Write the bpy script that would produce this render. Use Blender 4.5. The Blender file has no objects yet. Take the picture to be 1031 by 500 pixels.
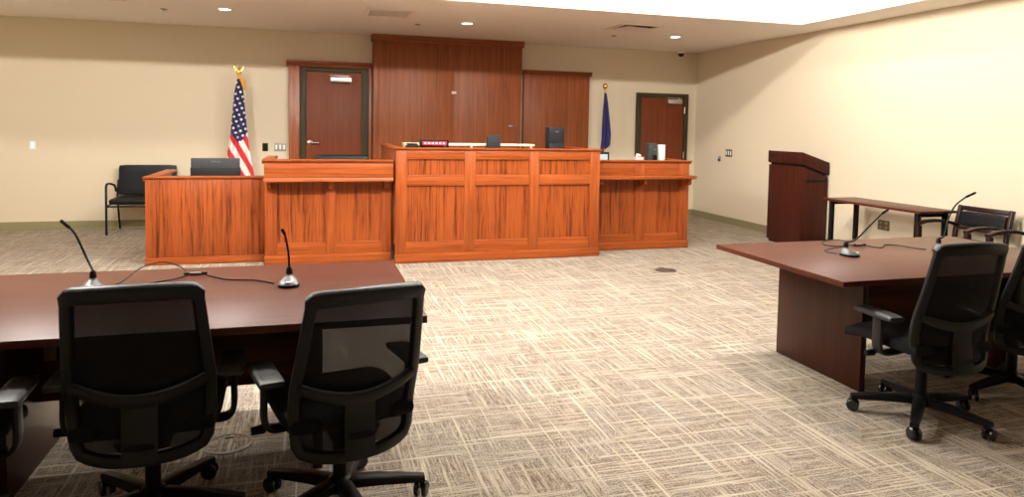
import bpy, bmesh, math, random
from mathutils import Vector, Matrix
random.seed(7)
S = bpy.context.scene
COL = S.collection
PI = math.pi

# ------------------------------------------------------------------ node helpers
def new_mat(name):
    m = bpy.data.materials.new(name); m.use_nodes = True
    nt = m.node_tree
    b = nt.nodes['Principled BSDF']
    return m, nt, b

def node(nt, kind, ins=None, **props):
    n = nt.nodes.new(kind)
    for k, v in props.items(): setattr(n, k, v)
    for k, v in (ins or {}).items():
        if isinstance(v, bpy.types.NodeSocket): nt.links.new(v, n.inputs[k])
        else: n.inputs[k].default_value = v
    return n

def math_n(nt, op, a, b=0.0, c=None):
    ins = {0: a, 1: b}
    if c is not None: ins[2] = c
    return node(nt, 'ShaderNodeMath', ins, operation=op).outputs[0]

def ramp(nt, fac, stops, interp='LINEAR'):
    r = node(nt, 'ShaderNodeValToRGB', {'Fac': fac})
    r.color_ramp.interpolation = interp
    els = r.color_ramp.elements
    while len(els) < len(stops): els.new(0.5)
    for e, (p, c) in zip(els, stops):
        e.position = p; e.color = (*c, 1)
    return r.outputs['Color']

def mix_c(nt, fac, a, b, blend='MIX'):
    n = node(nt, 'ShaderNodeMix', data_type='RGBA', blend_type=blend)
    for sock, v in ((n.inputs[0], fac), (n.inputs[6], a), (n.inputs[7], b)):
        if isinstance(v, bpy.types.NodeSocket): nt.links.new(v, sock)
        elif isinstance(v, (tuple, list)): sock.default_value = (*v, 1) if len(v) == 3 else v
        else: sock.default_value = v
    return n.outputs[2]

def obj_coord(nt, scale=(1, 1, 1), loc=(0, 0, 0)):
    tc = node(nt, 'ShaderNodeTexCoord')
    mp = node(nt, 'ShaderNodeMapping', {'Vector': tc.outputs['Object'], 'Scale': scale, 'Location': loc})
    return mp.outputs[0]

def noise(nt, vec, scale=1.0, detail=2.0, rough=0.5, distort=0.0):
    return node(nt, 'ShaderNodeTexNoise', {'Vector': vec, 'Scale': scale, 'Detail': detail,
                'Roughness': rough, 'Distortion': distort}).outputs['Fac']

def plain(name, col, rough=0.5, metal=0.0, spec=0.5, bump=None, vary=0.0):
    m, nt, b = new_mat(name)
    b.inputs['Roughness'].default_value = rough
    b.inputs['Metallic'].default_value = metal
    b.inputs['Specular IOR Level'].default_value = spec
    v = obj_coord(nt)
    if vary:
        f = noise(nt, v, 6.0, 3)
        c = mix_c(nt, f, tuple(x * (1 - vary) for x in col), tuple(min(1, x * (1 + vary)) for x in col))
        nt.links.new(c, b.inputs['Base Color'])
    else:
        b.inputs['Base Color'].default_value = (*col, 1)
    if bump:
        f2 = noise(nt, v, bump[0], 2)
        bp = node(nt, 'ShaderNodeBump', {'Height': f2, 'Strength': bump[1], 'Distance': 0.002})
        nt.links.new(bp.outputs[0], b.inputs['Normal'])
    return m

def wood(name, axis, dark, mid, light, rough=0.35, scale=1.0, spec=0.5, contrast=(0.38, 0.5, 0.62), coat=0.0):
    """long grain running along the given axis of the object"""
    m, nt, b = new_mat(name)
    sc = [38.0 * scale] * 3; sc['xyz'.index(axis)] = 1.0 * scale
    fine = [150.0 * scale] * 3; fine['xyz'.index(axis)] = 4.0 * scale
    v = obj_coord(nt, tuple(sc)); vf = obj_coord(nt, tuple(fine))
    f1 = noise(nt, v, 1.0, 4, 0.55, 0.5)
    f2 = noise(nt, vf, 1.0, 2, 0.6)
    f = math_n(nt, 'ADD', math_n(nt, 'MULTIPLY', f1, 0.62), math_n(nt, 'MULTIPLY', f2, 0.38))
    c = ramp(nt, f, ((contrast[0], dark), (contrast[1], mid), (contrast[2], light)))
    nt.links.new(c, b.inputs['Base Color'])
    b.inputs['Roughness'].default_value = rough
    b.inputs['Specular IOR Level'].default_value = spec
    b.inputs['Coat Weight'].default_value = coat
    b.inputs['Coat Roughness'].default_value = 0.25
    return m

def emit(name, col, strength):
    m, nt, b = new_mat(name)
    b.inputs['Base Color'].default_value = (*col, 1)
    b.inputs['Emission Color'].default_value = (*col, 1)
    b.inputs['Emission Strength'].default_value = strength
    b.inputs['Roughness'].default_value = 0.6
    return m

M = {}
OAK = ((0.21, 0.040, 0.007), (0.30, 0.063, 0.0105), (0.37, 0.087, 0.016))
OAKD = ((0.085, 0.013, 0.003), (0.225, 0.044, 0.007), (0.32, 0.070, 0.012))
CHER = ((0.165, 0.043, 0.013), (0.225, 0.061, 0.018), (0.275, 0.078, 0.023))
CASE = ((0.19, 0.046, 0.012), (0.25, 0.064, 0.017), (0.31, 0.084, 0.022))
MAHO = ((0.052, 0.012, 0.005), (0.072, 0.017, 0.007), (0.094, 0.024, 0.010))
for ax in 'xyz':
    M['oak_' + ax] = wood('oak_' + ax, ax, *OAK, rough=0.38, spec=0.35)
    M['cherry_' + ax] = wood('cherry_' + ax, ax, *CHER, rough=0.42, scale=0.8, spec=0.25)
    M['mahogany_' + ax] = wood('mahogany_' + ax, ax, *MAHO, rough=0.36, scale=0.9, spec=0.19, contrast=(0.36, 0.5, 0.64))
for ax in 'xz': M['casing_' + ax] = wood('casing_' + ax, ax, *CASE, rough=0.35)
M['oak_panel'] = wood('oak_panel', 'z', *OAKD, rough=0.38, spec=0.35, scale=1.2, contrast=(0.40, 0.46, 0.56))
M['mahogany_z'] = wood('mahogany_panel', 'z', (0.026, 0.0058, 0.0028), (0.036, 0.0083, 0.0037), (0.048, 0.0115, 0.005), rough=0.35, scale=0.9, spec=0.25)  # darker mahogany copy for end panels: shade under the tabletop put into the colour
M['lectern_z'] = wood('lectern_z', 'z', (0.034, 0.007, 0.004), (0.044, 0.009, 0.005), (0.062, 0.014, 0.006), rough=0.45, spec=0.12)
M['door_z'] = wood('door_z', 'z', (0.125, 0.028, 0.009), (0.15, 0.035, 0.011), (0.175, 0.043, 0.013), rough=0.45, spec=0.2)
M['dark_wood'] = wood('dark_wood', 'z', (0.014, 0.004, 0.003), (0.020, 0.006, 0.004), (0.028, 0.008, 0.006), rough=0.35, spec=0.3)
M['wall'] = plain('wall_paint', (0.70, 0.61, 0.462), 0.75, spec=0.25, bump=(300, 0.15))
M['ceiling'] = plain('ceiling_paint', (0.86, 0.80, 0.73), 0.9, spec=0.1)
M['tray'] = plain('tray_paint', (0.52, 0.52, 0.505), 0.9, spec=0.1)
M['base'] = plain('vinyl_base', (0.25, 0.215, 0.11), 0.5)
M['frame'] = plain('bronze_frame', (0.046, 0.037, 0.017), 0.5, spec=0.15)
M['black'] = plain('black_plastic', (0.007, 0.007, 0.008), 0.45, spec=0.13, bump=(500, 0.1))
M['black_gloss'] = plain('black_gloss', (0.012, 0.012, 0.014), 0.22)
M['gray_dark'] = plain('dark_gray_plastic', (0.017, 0.017, 0.018), 0.5, spec=0.15)
M['gray_mid'] = plain('mid_gray_plastic', (0.042, 0.042, 0.044), 0.5, spec=0.2)
M['chairframe'] = plain('chair_frame_plastic', (0.008, 0.008, 0.009), 0.42, spec=0.28, bump=(700, 0.15))
M['armpad'] = plain('arm_pad', (0.022, 0.022, 0.024), 0.42, spec=0.4)
M['fabric'] = plain('black_fabric', (0.008, 0.008, 0.009), 0.85, spec=0.15, bump=(900, 0.5))
M['leather'] = plain('black_leather', (0.007, 0.007, 0.008), 0.40, spec=0.16, bump=(220, 0.3))
M['chrome'] = plain('chrome', (0.75, 0.75, 0.76), 0.2, metal=1.0)
M['nickel'] = plain('nickel', (0.60, 0.58, 0.54), 0.32, metal=1.0)
M['silver'] = plain('silver_plastic', (0.10, 0.10, 0.105), 0.38, metal=0.0)
M['gold'] = plain('gold', (0.80, 0.50, 0.10), 0.25, metal=1.0)
M['fringe'] = plain('gold_fringe', (0.75, 0.36, 0.03), 0.8)
M['white'] = plain('white_plastic', (0.82, 0.81, 0.78), 0.5)
M['cream'] = plain('cream_laminate', (0.80, 0.70, 0.50), 0.5)
M['tan'] = plain('tan_plate', (0.30, 0.23, 0.13), 0.5)
M['steel_plate'] = plain('steel_plate', (0.30, 0.28, 0.25), 0.45)
M['brown_plate'] = plain('brown_plate', (0.12, 0.08, 0.05), 0.4)
M['bronze_lid'] = plain('bronze_lid', (0.13, 0.10, 0.075), 0.45, metal=0.5)
M['navy'] = plain('navy_cloth', (0.016, 0.014, 0.10), 0.75, vary=0.2)
M['vent_white'] = plain('vent_white', (0.80, 0.70, 0.64), 0.7)
M['pink'] = plain('pale_pink', (0.75, 0.55, 0.50), 0.6)
M['duct'] = plain('duct_shade', (0.20, 0.13, 0.11), 0.8)
M['blue_plate'] = emit('blue_glow', (0.72, 0.86, 0.95), 0.6)
M['led_red'] = emit('led_red', (0.9, 0.01, 0.03), 0.8)
M['led_glyph'] = emit('led_glyph', (1.0, 0.45, 0.45), 1.6)
M['lens'] = emit('lamp_lens', (1.0, 0.93, 0.82), 9.0)
for _n, _s in (('globe_low', 580.0), ('globe_soft', 1450.0), ('globe_bright', 3500.0), ('globe_mid', 3700.0), ('globe_strong', 6200.0)): M[_n] = emit(_n, (1.0, 0.955, 0.885), _s)
M['screen'] = emit('screen_glow', (0.35, 0.42, 0.46), 0.35)

def mesh_fabric():
    m, nt, b = new_mat('chair_mesh')
    b.inputs['Base Color'].default_value = (0.007, 0.007, 0.008, 1); b.inputs['Roughness'].default_value = 0.7; b.inputs['Specular IOR Level'].default_value = .2
    v = obj_coord(nt, (420, 420, 420))
    ch = node(nt, 'ShaderNodeTexNoise', {'Vector': v, 'Scale': 1.0}).outputs['Fac']
    fac = math_n(nt, 'ADD', math_n(nt, 'MULTIPLY', ch, 0.08), 0.76)
    tr = node(nt, 'ShaderNodeBsdfTransparent')
    mx = node(nt, 'ShaderNodeMixShader', {0: fac, 1: tr.outputs[0], 2: b.outputs[0]})
    nt.links.new(mx.outputs[0], nt.nodes['Material Output'].inputs['Surface'])
    return m
M['mesh'] = mesh_fabric()

def carpet():
    m, nt, b = new_mat('carpet')
    v0 = obj_coord(nt)
    sx = node(nt, 'ShaderNodeSeparateXYZ', {0: v0})
    # slivers of pale yarn running both ways, of random length
    def slivers(scale, lo, hi, loc):
        n = noise(nt, obj_coord(nt, scale, loc), 1.0, 1.0, 0.5)
        return node(nt, 'ShaderNodeMapRange', {'Value': n, 'From Min': lo, 'From Max': hi}).outputs[0]
    ly = slivers((105, 2.6, 1), 0.50, 0.70, (0, 0, 0.3))
    lx = slivers((2.6, 105, 1), 0.50, 0.70, (3, 7, 2.3))
    ly2 = slivers((60, 1.6, 1), 0.60, 0.70, (11, 4, 5.3))
    lx2 = slivers((1.6, 60, 1), 0.60, 0.70, (5, 17, 8.3))
    # blocks in which one direction or the other rules
    blk = node(nt, 'ShaderNodeTexVoronoi', {'Vector': obj_coord(nt, (1, 1, 0)), 'Scale': 5.5, 'Randomness': 0.55},
               distance='CHEBYCHEV')
    bs = node(nt, 'ShaderNodeSeparateColor', {0: blk.outputs['Color']})
    sel = math_n(nt, 'GREATER_THAN', bs.outputs[0], 0.5)
    selw = math_n(nt, 'ADD', math_n(nt, 'MULTIPLY', sel, 0.50), 0.25)
    a = math_n(nt, 'MULTIPLY', ly, selw)
    c = math_n(nt, 'MULTIPLY', lx, math_n(nt, 'SUBTRACT', 1.0, selw))
    lines = math_n(nt, 'MAXIMUM', math_n(nt, 'MAXIMUM', a, c),
                   math_n(nt, 'MULTIPLY', math_n(nt, 'MAXIMUM', ly2, lx2), 0.9))
    # ground yarn: mixed browns and greys
    gy = noise(nt, obj_coord(nt, (90, 14, 1)), 1.0, 2, 0.7)
    gx = noise(nt, obj_coord(nt, (14, 90, 1)), 1.0, 2, 0.7)
    g = node(nt, 'ShaderNodeMix', {0: sel, 2: gx, 3: gy}).outputs[0]
    ground = ramp(nt, g, ((0.32, (0.105, 0.08, 0.065)), (0.45, (0.18, 0.145, 0.117)),
                          (0.55, (0.25, 0.207, 0.165)), (0.68, (0.33, 0.28, 0.225))))
    tint = mix_c(nt, math_n(nt, 'MULTIPLY', bs.outputs[1], 0.35), ground, (0.27, 0.26, 0.26))
    sp = noise(nt, v0, 160.0, 1)
    spk = mix_c(nt, node(nt, 'ShaderNodeMapRange', {'Value': sp, 'From Min': 0.38, 'From Max': 0.62}).outputs[0],
                (0.42, 0.40, 0.40), (1.55, 1.5, 1.42))
    ground2 = mix_c(nt, 1.0, tint, spk, 'MULTIPLY')
    col = mix_c(nt, lines, ground2, (0.50, 0.43, 0.33))
    nt.links.new(col, b.inputs['Base Color'])
    b.inputs['Roughness'].default_value = 0.95
    b.inputs['Specular IOR Level'].default_value = 0.1
    bp = node(nt, 'ShaderNodeBump', {'Height': sp, 'Strength': 0.4, 'Distance': 0.004})
    nt.links.new(bp.outputs[0], b.inputs['Normal'])
    return m
M['carpet'] = carpet()

def flag_mat():
    m, nt, b = new_mat('flag_cloth')
    uv = node(nt, 'ShaderNodeUVMap', uv_map='cloth').outputs[0]
    s = node(nt, 'ShaderNodeSeparateXYZ', {0: uv})
    u, w = s.outputs[0], s.outputs[1]               # metres across and down the hanging cloth
    q = math_n(nt, 'ADD', math_n(nt, 'MULTIPLY', u, 0.86), math_n(nt, 'MULTIPLY', w, 0.46))
    st = math_n(nt, 'FRACT', math_n(nt, 'MULTIPLY', q, 7.2))
    stripe = math_n(nt, 'GREATER_THAN', st, 0.5)
    scol = mix_c(nt, stripe, (0.85, 0.80, 0.74), (0.58, 0.02, 0.035))
    # canton edge: a shallow V
    edge = math_n(nt, 'SUBTRACT', 0.90, math_n(nt, 'MULTIPLY', math_n(nt, 'ABSOLUTE', math_n(nt, 'SUBTRACT', u, 0.0)), 1.5))
    edge = math_n(nt, 'SUBTRACT', edge, -0.02)
    canton = math_n(nt, 'GREATER_THAN', edge, math_n(nt, 'MULTIPLY', w, -1.0))
    canton = math_n(nt, 'LESS_THAN', math_n(nt, 'MULTIPLY', w, -1.0), edge)
    def cell(vv, off): return math_n(nt, 'SUBTRACT', math_n(nt, 'FRACT', math_n(nt, 'ADD', math_n(nt, 'MULTIPLY', vv, 14.0), off)), 0.5)
    r1 = math_n(nt, 'ADD', math_n(nt, 'MULTIPLY', u, 0.92), math_n(nt, 'MULTIPLY', w, 0.39))
    r2 = math_n(nt, 'SUBTRACT', math_n(nt, 'MULTIPLY', w, 0.92), math_n(nt, 'MULTIPLY', u, 0.39))
    cx, cy = cell(r1, 0.2), cell(r2, 0.0)
    d = math_n(nt, 'SQRT', math_n(nt, 'ADD', math_n(nt, 'MULTIPLY', cx, cx), math_n(nt, 'MULTIPLY', cy, cy)))
    star = math_n(nt, 'LESS_THAN', d, 0.24)
    ccol = mix_c(nt, star, (0.016, 0.014, 0.085), (0.8, 0.78, 0.74))
    nt.links.new(mix_c(nt, canton, scol, ccol), b.inputs['Base Color'])
    b.inputs['Roughness'].default_value = 0.7
    return m
M['flag'] = flag_mat()

# ------------------------------------------------------------------ mesh helpers
class MB:
    def __init__(self): self.bm = bmesh.new()
    def hexa(self, pts, bev=0.0, segs=2):
        """8 points: bottom ring 0-3, top ring 4-7"""
        bm = self.bm
        vs = [bm.verts.new(p) for p in pts]
        fs = [bm.faces.new([vs[i] for i in f]) for f in ((3, 2, 1, 0), (4, 5, 6, 7), (0, 1, 5, 4), (1, 2, 6, 5), (2, 3, 7, 6), (3, 0, 4, 7))]
        if bev > 0:
            es = set(e for f in fs for e in f.edges)
            bmesh.ops.bevel(bm, geom=list(es) + vs, offset=bev, segments=segs, affect='EDGES', profile=0.5)
        return self
    def box(self, x0, x1, y0, y1, z0, z1, bev=0.0, segs=2):
        return self.hexa([(x0, y0, z0), (x1, y0, z0), (x1, y1, z0), (x0, y1, z0),
                          (x0, y0, z1), (x1, y0, z1), (x1, y1, z1), (x0, y1, z1)], bev, segs)
    def obox(self, c, size, rot=(0, 0, 0), bev=0.0, segs=2):
        """box centred on c, turned by Euler rot"""
        R = Matrix.Rotation(rot[2], 3, 'Z') @ Matrix.Rotation(rot[1], 3, 'Y') @ Matrix.Rotation(rot[0], 3, 'X')
        a, b, d = (s / 2 for s in size)
        P = [(-a, -b, -d), (a, -b, -d), (a, b, -d), (-a, b, -d), (-a, -b, d), (a, -b, d), (a, b, d), (-a, b, d)]
        return self.hexa([Vector(c) + R @ Vector(p) for p in P], bev, segs)
    def prism(self, poly, axis, a, b):
        """polygon swept along an axis; poly gives the two other coordinates in xyz order"""
        def p3(p, t):
            return {'x': (t, p[0], p[1]), 'y': (p[0], t, p[1]), 'z': (p[0], p[1], t)}[axis]
        bm = self.bm
        A = [bm.verts.new(p3(p, a)) for p in poly]; B = [bm.verts.new(p3(p, b)) for p in poly]
        n = len(poly)
        bm.faces.new(A[::-1]); bm.faces.new(B)
        for i in range(n): bm.faces.new((A[i], A[(i + 1) % n], B[(i + 1) % n], B[i]))
        return self
    def loft(self, rings, closed=False, caps=True):
        bm = self.bm
        R = [[bm.verts.new(p) for p in r] for r in rings]
        n = len(R[0]); m = len(R)
        for i in range(m if closed else m - 1):
            A, B = R[i], R[(i + 1) % m]
            for j in range(n): bm.faces.new((A[j], A[(j + 1) % n], B[(j + 1) % n], B[j]))
        if caps and not closed:
            bm.faces.new(R[0][::-1]); bm.faces.new(R[-1])
        return self
    def tube(self, pts, r, n=10, closed=False):
        pts = [Vector(p) for p in pts]; rings = []
        m = len(pts); up = None
        for i, p in enumerate(pts):
            a = pts[(i - 1) % m] if (closed or i > 0) else p
            b = pts[(i + 1) % m] if (closed or i < m - 1) else p
            t = (b - a).normalized()
            if up is None:
                up = Vector((0, 0, 1)) if abs(t.z) < 0.9 else Vector((0, 1, 0))
            s = t.cross(up).normalized(); up = s.cross(t).normalized()
            rr = r[i] if isinstance(r, (list, tuple)) else r
            rings.append([p + s * rr * math.cos(2 * PI * k / n) + up * rr * math.sin(2 * PI * k / n) for k in range(n)])
        return self.loft(rings, closed)
    def ribbon(self, pts, normals, a, b, n=10, closed=False, power=0.6):
        """rounded flat bar: half width a across the path, half depth b along the given normals"""
        pts = [Vector(p) for p in pts]; m = len(pts); rings = []
        for i, p in enumerate(pts):
            q0 = pts[(i - 1) % m] if (closed or i > 0) else p
            q1 = pts[(i + 1) % m] if (closed or i < m - 1) else p
            t = (q1 - q0).normalized(); nn = Vector(normals[i]).normalized()
            s = t.cross(nn).normalized(); nn = s.cross(t).normalized()
            aa = a[i] if isinstance(a, (list, tuple)) else a
            bb = b[i] if isinstance(b, (list, tuple)) else b
            ring = []
            for k in range(n):
                c, d = math.cos(2 * PI * (k + .5) / n), math.sin(2 * PI * (k + .5) / n)
                c = math.copysign(abs(c) ** power, c); d = math.copysign(abs(d) ** power, d)
                ring.append(p + s * aa * c + nn * bb * d)
            rings.append(ring)
        return self.loft(rings, closed)
    def lathe(self, prof, c=(0, 0, 0), n=24, axis='z'):
        rings = []
        for r, z in prof:
            ring = []
            for k in range(n):
                x, y = max(r, 1e-4) * math.cos(2 * PI * k / n), max(r, 1e-4) * math.sin(2 * PI * k / n)
                p = {'z': (x, y, z), 'x': (z, x, y), 'y': (y, z, x)}[axis]
                ring.append(Vector(c) + Vector(p))
            rings.append(ring)
        return self.loft(rings)
    def slab(self, fn, nu, nv, thick, uvname=None):
        """curved sheet fn(u, v) with u, v in 0..1, given a thickness along its normals"""
        bm = self.bm
        G = [[Vector(fn(i / nu, j / nv)) for j in range(nv + 1)] for i in range(nu + 1)]
        def nrm(i, j):
            du = G[min(i + 1, nu)][j] - G[max(i - 1, 0)][j]; dv = G[i][min(j + 1, nv)] - G[i][max(j - 1, 0)]
            return du.cross(dv).normalized()
        A = [[bm.verts.new(G[i][j] + nrm(i, j) * thick / 2) for j in range(nv + 1)] for i in range(nu + 1)]
        B = [[bm.verts.new(G[i][j] - nrm(i, j) * thick / 2) for j in range(nv + 1)] for i in range(nu + 1)]
        for i in range(nu):
            for j in range(nv):
                bm.faces.new((A[i][j], A[i + 1][j], A[i + 1][j + 1], A[i][j + 1]))
                bm.faces.new((B[i][j], B[i][j + 1], B[i + 1][j + 1], B[i + 1][j]))
        for i in range(nu):
            bm.faces.new((A[i][0], B[i][0], B[i + 1][0], A[i + 1][0]))
            bm.faces.new((A[i][nv], A[i + 1][nv], B[i + 1][nv], B[i][nv]))
        for j in range(nv):
            bm.faces.new((A[0][j], A[0][j + 1], B[0][j + 1], B[0][j]))
            bm.faces.new((A[nu][j], B[nu][j], B[nu][j + 1], A[nu][j + 1]))
        return self
    def pad(self, c, size, r=0.04, puff=0.0, n=6, rot=None):
        """soft cushion: rounded box with a slightly domed top"""
        sx, sy, sz = (s / 2 for s in size); bm = self.bm
        b2 = bmesh.new()
        bmesh.ops.create_cube(b2, size=2.0)
        bmesh.ops.subdivide_edges(b2, edges=b2.edges[:], cuts=7, use_grid_fill=True)
        R = rot or Matrix.Identity(3)
        mp = {}
        for v in b2.verts:
            p = v.co.copy()
            q = Vector((p.x * sx, p.y * sy, p.z * sz))
            inner = Vector((max(-sx + r, min(sx - r, q.x)), max(-sy + r, min(sy - r, q.y)), max(-(sz - min(r, sz * .98)), min(sz - min(r, sz * .98), q.z))))
            d = q - inner
            if d.length > 1e-6:
                rr = Vector((d.x / r, d.y / r, d.z / min(r, sz * .98)))
                l = max(abs(rr.x), abs(rr.y), abs(rr.z)); nrm = rr.normalized() * l
                q = inner + Vector((nrm.x * r, nrm.y * r, nrm.z * min(r, sz * .98)))
            if puff and p.z > 0: q.z += puff * (1 - p.x ** 2) * (1 - p.y ** 2)
            mp[v.index] = bm.verts.new(Vector(c) + R @ q)
        for f in b2.faces: bm.faces.new([mp[v.index] for v in f.verts])
        b2.free()
        return self
    def build(self, name, mat, parent=None, world=False, smooth=True, angle=35):
        bm = self.bm
        if world and parent is not None:
            bmesh.ops.translate(bm, vec=-Vector(parent.location), verts=bm.verts[:])
        bmesh.ops.recalc_face_normals(bm, faces=bm.faces[:])
        me = bpy.data.meshes.new(name); bm.to_mesh(me); bm.free()
        me.materials.append(M[mat] if isinstance(mat, str) else mat)
        if smooth:
            me.shade_smooth(); me.set_sharp_from_angle(angle=math.radians(angle))
        o = bpy.data.objects.new(name, me); COL.objects.link(o)
        if parent is not None: o.parent = parent
        return o

def thing(name, label, cat, loc=(0, 0, 0), rotz=0.0, group=None):
    o = bpy.data.objects.new(name, None); COL.objects.link(o)
    o.empty_display_size = 0.1
    o.location = loc; o.rotation_euler = (0, 0, rotz)
    o['label'] = label; o['category'] = cat
    if group: o['group'] = group
    return o

def tag(o, label, cat, group=None):
    o['label'] = label; o['category'] = cat
    if group: o['group'] = group
    return o

def struct(o, label=None):
    o['kind'] = 'structure'
    if label: o['label'] = label
    return o

def dup(root, loc, rotz, label, star=None, tilt=0):
    r = root.copy(); COL.objects.link(r); r.location = loc; r.rotation_euler = (0, 0, rotz); r['label'] = label
    for ch in list(root.children):
        c = ch.copy(); COL.objects.link(c); c.parent = r
        if star is not None and c.name.startswith(('base_arm', 'base_hub')): c.rotation_euler.z = math.radians(star + 14)
        if tilt and c.name.startswith(('back_frame', 'back_mesh', 'lumbar_band', 'spine_plate')):   # backrest set less reclined
            pv = Vector((0, -.23, .38)); lift = Vector((0, 0, .025))
            c.matrix_local = Matrix.Translation(pv + lift) @ Matrix.Rotation(math.radians(-tilt), 4, 'X') @ Matrix.Translation(-pv)
        for g in list(ch.children):
            d = g.copy(); COL.objects.link(d); d.parent = c
    return r

# ------------------------------------------------------------------ room shell
XR, YB, CZ = 6.60, 10.858, 2.886          # right wall, back wall, ceiling height
XL, YF = -5.4, -7.5
TX0, TX1, TY0, TY1, TZ = -4.2, 6.03, 3.7, 7.48, 3.76   # lit ceiling recess

struct(MB().box(XL, XR, YF, YB, -0.08, 0.0).build('floor', 'carpet', smooth=False), 'beige and brown woven-pattern carpet')
struct(MB().box(XL, XR + 0.1, YB, YB + 0.1, 0, CZ).build('wall_back', 'wall', smooth=False))
struct(MB().box(XR, XR + 0.1, YF, YB, 0, CZ).build('wall_right', 'wall', smooth=False))
struct(MB().box(XL - 0.1, XL, YF, YB, 0, CZ).build('wall_left', 'wall', smooth=False))
struct(MB().box(XL - 0.1, XR + 0.1, YF - 0.1, YF, 0, CZ).build('wall_front', 'wall', smooth=False))
cl = MB()
cl.box(XL - .1, TX0, YF - .1, YB + .1, CZ, CZ + .05).box(TX1, XR + .1, YF - .1, YB + .1, CZ, CZ + .05)
cl.box(TX0, TX1, TY1, YB + .1, CZ, CZ + .05).box(TX0, TX1, YF - .1, TY0, CZ, CZ + .05)
struct(cl.build('ceiling', 'ceiling', smooth=False))
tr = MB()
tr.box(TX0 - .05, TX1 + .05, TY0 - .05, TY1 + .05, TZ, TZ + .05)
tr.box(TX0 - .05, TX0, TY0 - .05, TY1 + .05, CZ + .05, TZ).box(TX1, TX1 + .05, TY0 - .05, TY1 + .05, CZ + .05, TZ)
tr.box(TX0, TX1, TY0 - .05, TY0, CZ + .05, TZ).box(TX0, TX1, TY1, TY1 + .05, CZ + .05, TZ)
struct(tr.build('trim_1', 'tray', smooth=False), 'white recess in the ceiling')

bb = MB()
for x0, x1 in ((XL, -0.29), (4.60, 5.43), (6.42, XR)):
    bb.prism([(YB, 0), (YB, .115), (YB - .006, .115), (YB - .009, .1), (YB - .009, .012), (YB - .02, 0)], 'x', x0, x1)
struct(bb.build('baseboard_back', 'base', smooth=False))
struct(MB().prism([(XR, 0), (XR, .115), (XR - .006, .115), (XR - .009, .1), (XR - .009, .012), (XR - .02, 0)], 'y', YF, YB - .02).build('baseboard_right', 'base', smooth=False))
struct(MB().prism([(XL, 0), (XL, .115), (XL + .006, .115), (XL + .009, .1), (XL + .009, .012), (XL + .02, 0)], 'y', YF, YB - .02).build('baseboard_left', 'base', smooth=False))

# raised floor behind the witness stand and the judge's bench
PZ = 0.18
struct(MB().box(-0.40, 3.33, 7.84, YB - .005, 0, PZ).build('floor_platform', 'carpet', smooth=False))

# ------------------------------------------------------------------ doors
def lever(parent, x, y, z, s=1):
    m = MB()
    m.lathe([(0.0, 0), (.040, 0), (.040, -.008), (.030, -.014), (.012, -.018), (.011, -.05), (0, -.05)], (x, y, z), 20, 'y')
    m.tube([(x, y - .045, z), (x + s * .03, y - .05, z), (x + s * .11, y - .05, z - .002), (x + s * .13, y - .044, z - .002)], [.016, .015, .013, .011])
    return m.build('lever_handle', 'chrome', parent)
def closer(parent, x0, x1, y, z0, z1, xa):
    m = MB().box(x0, x1, y - .065, y, z0, z1, .008)
    c = m.build('door_closer', 'nickel', parent)
    a = MB().obox(((x0 + x1) / 2 - .02, y - .045, z1 + .02), (.30, .022, .01), (0, 0, .08), .002)
    a.lathe([(0, 0), (.013, 0), (.013, .028), (0, .028)], (x1 - .06, y - .045, z1 - .002), 12)
    a.build('closer_arm', 'nickel', c)
# door 1, on the platform, with a wooden surround
d1 = struct(MB().box(-.02, .79, YB - .055, YB - .012, PZ + .006, 2.296, .002).build('door_1', 'door_z'))
f1 = MB(); f1.box(-.108, -.024, YB - .075, YB, PZ, 2.36, .003).box(.794, .897, YB - .075, YB, PZ, 2.36, .003)
f1.box(-.024, .794, YB - .0745, YB, 2.30, 2.36, .003)
f1.build('door_frame', 'frame', d1)
cs = MB(); cs.box(-.265, -.112, YB - .10, YB, PZ, 2.385, .004)
cs.build('door_casing', 'casing_z', d1)
cs = MB(); cs.box(.901, .940, YB - .10, YB, PZ, 2.385, .004)
cs.build('door_casing', 'casing_z', d1)
cs = MB(); cs.prism([(YB, 2.365), (YB - .10, 2.365), (YB - .105, 2.395), (YB - .125, 2.42), (YB - .14, 2.43), (YB - .14, 2.452), (YB, 2.452)], 'x', -.30, .944)
cs.build('casing_crown', 'casing_x', d1)
lever(d1, .035, YB - .055, 1.235)
closer(d1, .33, .64, YB - .055, 2.145, 2.225, .1)
# door 2
d2 = struct(MB().box(5.515, 6.335, YB - .05, YB - .01, .008, 2.075, .002).build('door_2', 'door_z'))
f2 = MB(); f2.box(5.43, 5.510, YB - .07, YB, 0, 2.15, .003).box(6.34, 6.416, YB - .07, YB, 0, 2.15, .003)
f2.box(5.510, 6.34, YB - .0695, YB, 2.08, 2.15, .003)
f2.build('door_frame', 'frame', d2)
closer(d2, 5.99, 6.27, YB - .05, 1.975, 2.055, .1)
for z in (1.86, 1.08, .25):
    MB().lathe([(0, 0), (.008, 0), (.008, .11), (0, .11)], (6.338, YB - .078, z - .05), 10).build('hinge', 'nickel', d2)
lever(d2, 5.58, YB - .05, 1.0)

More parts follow.
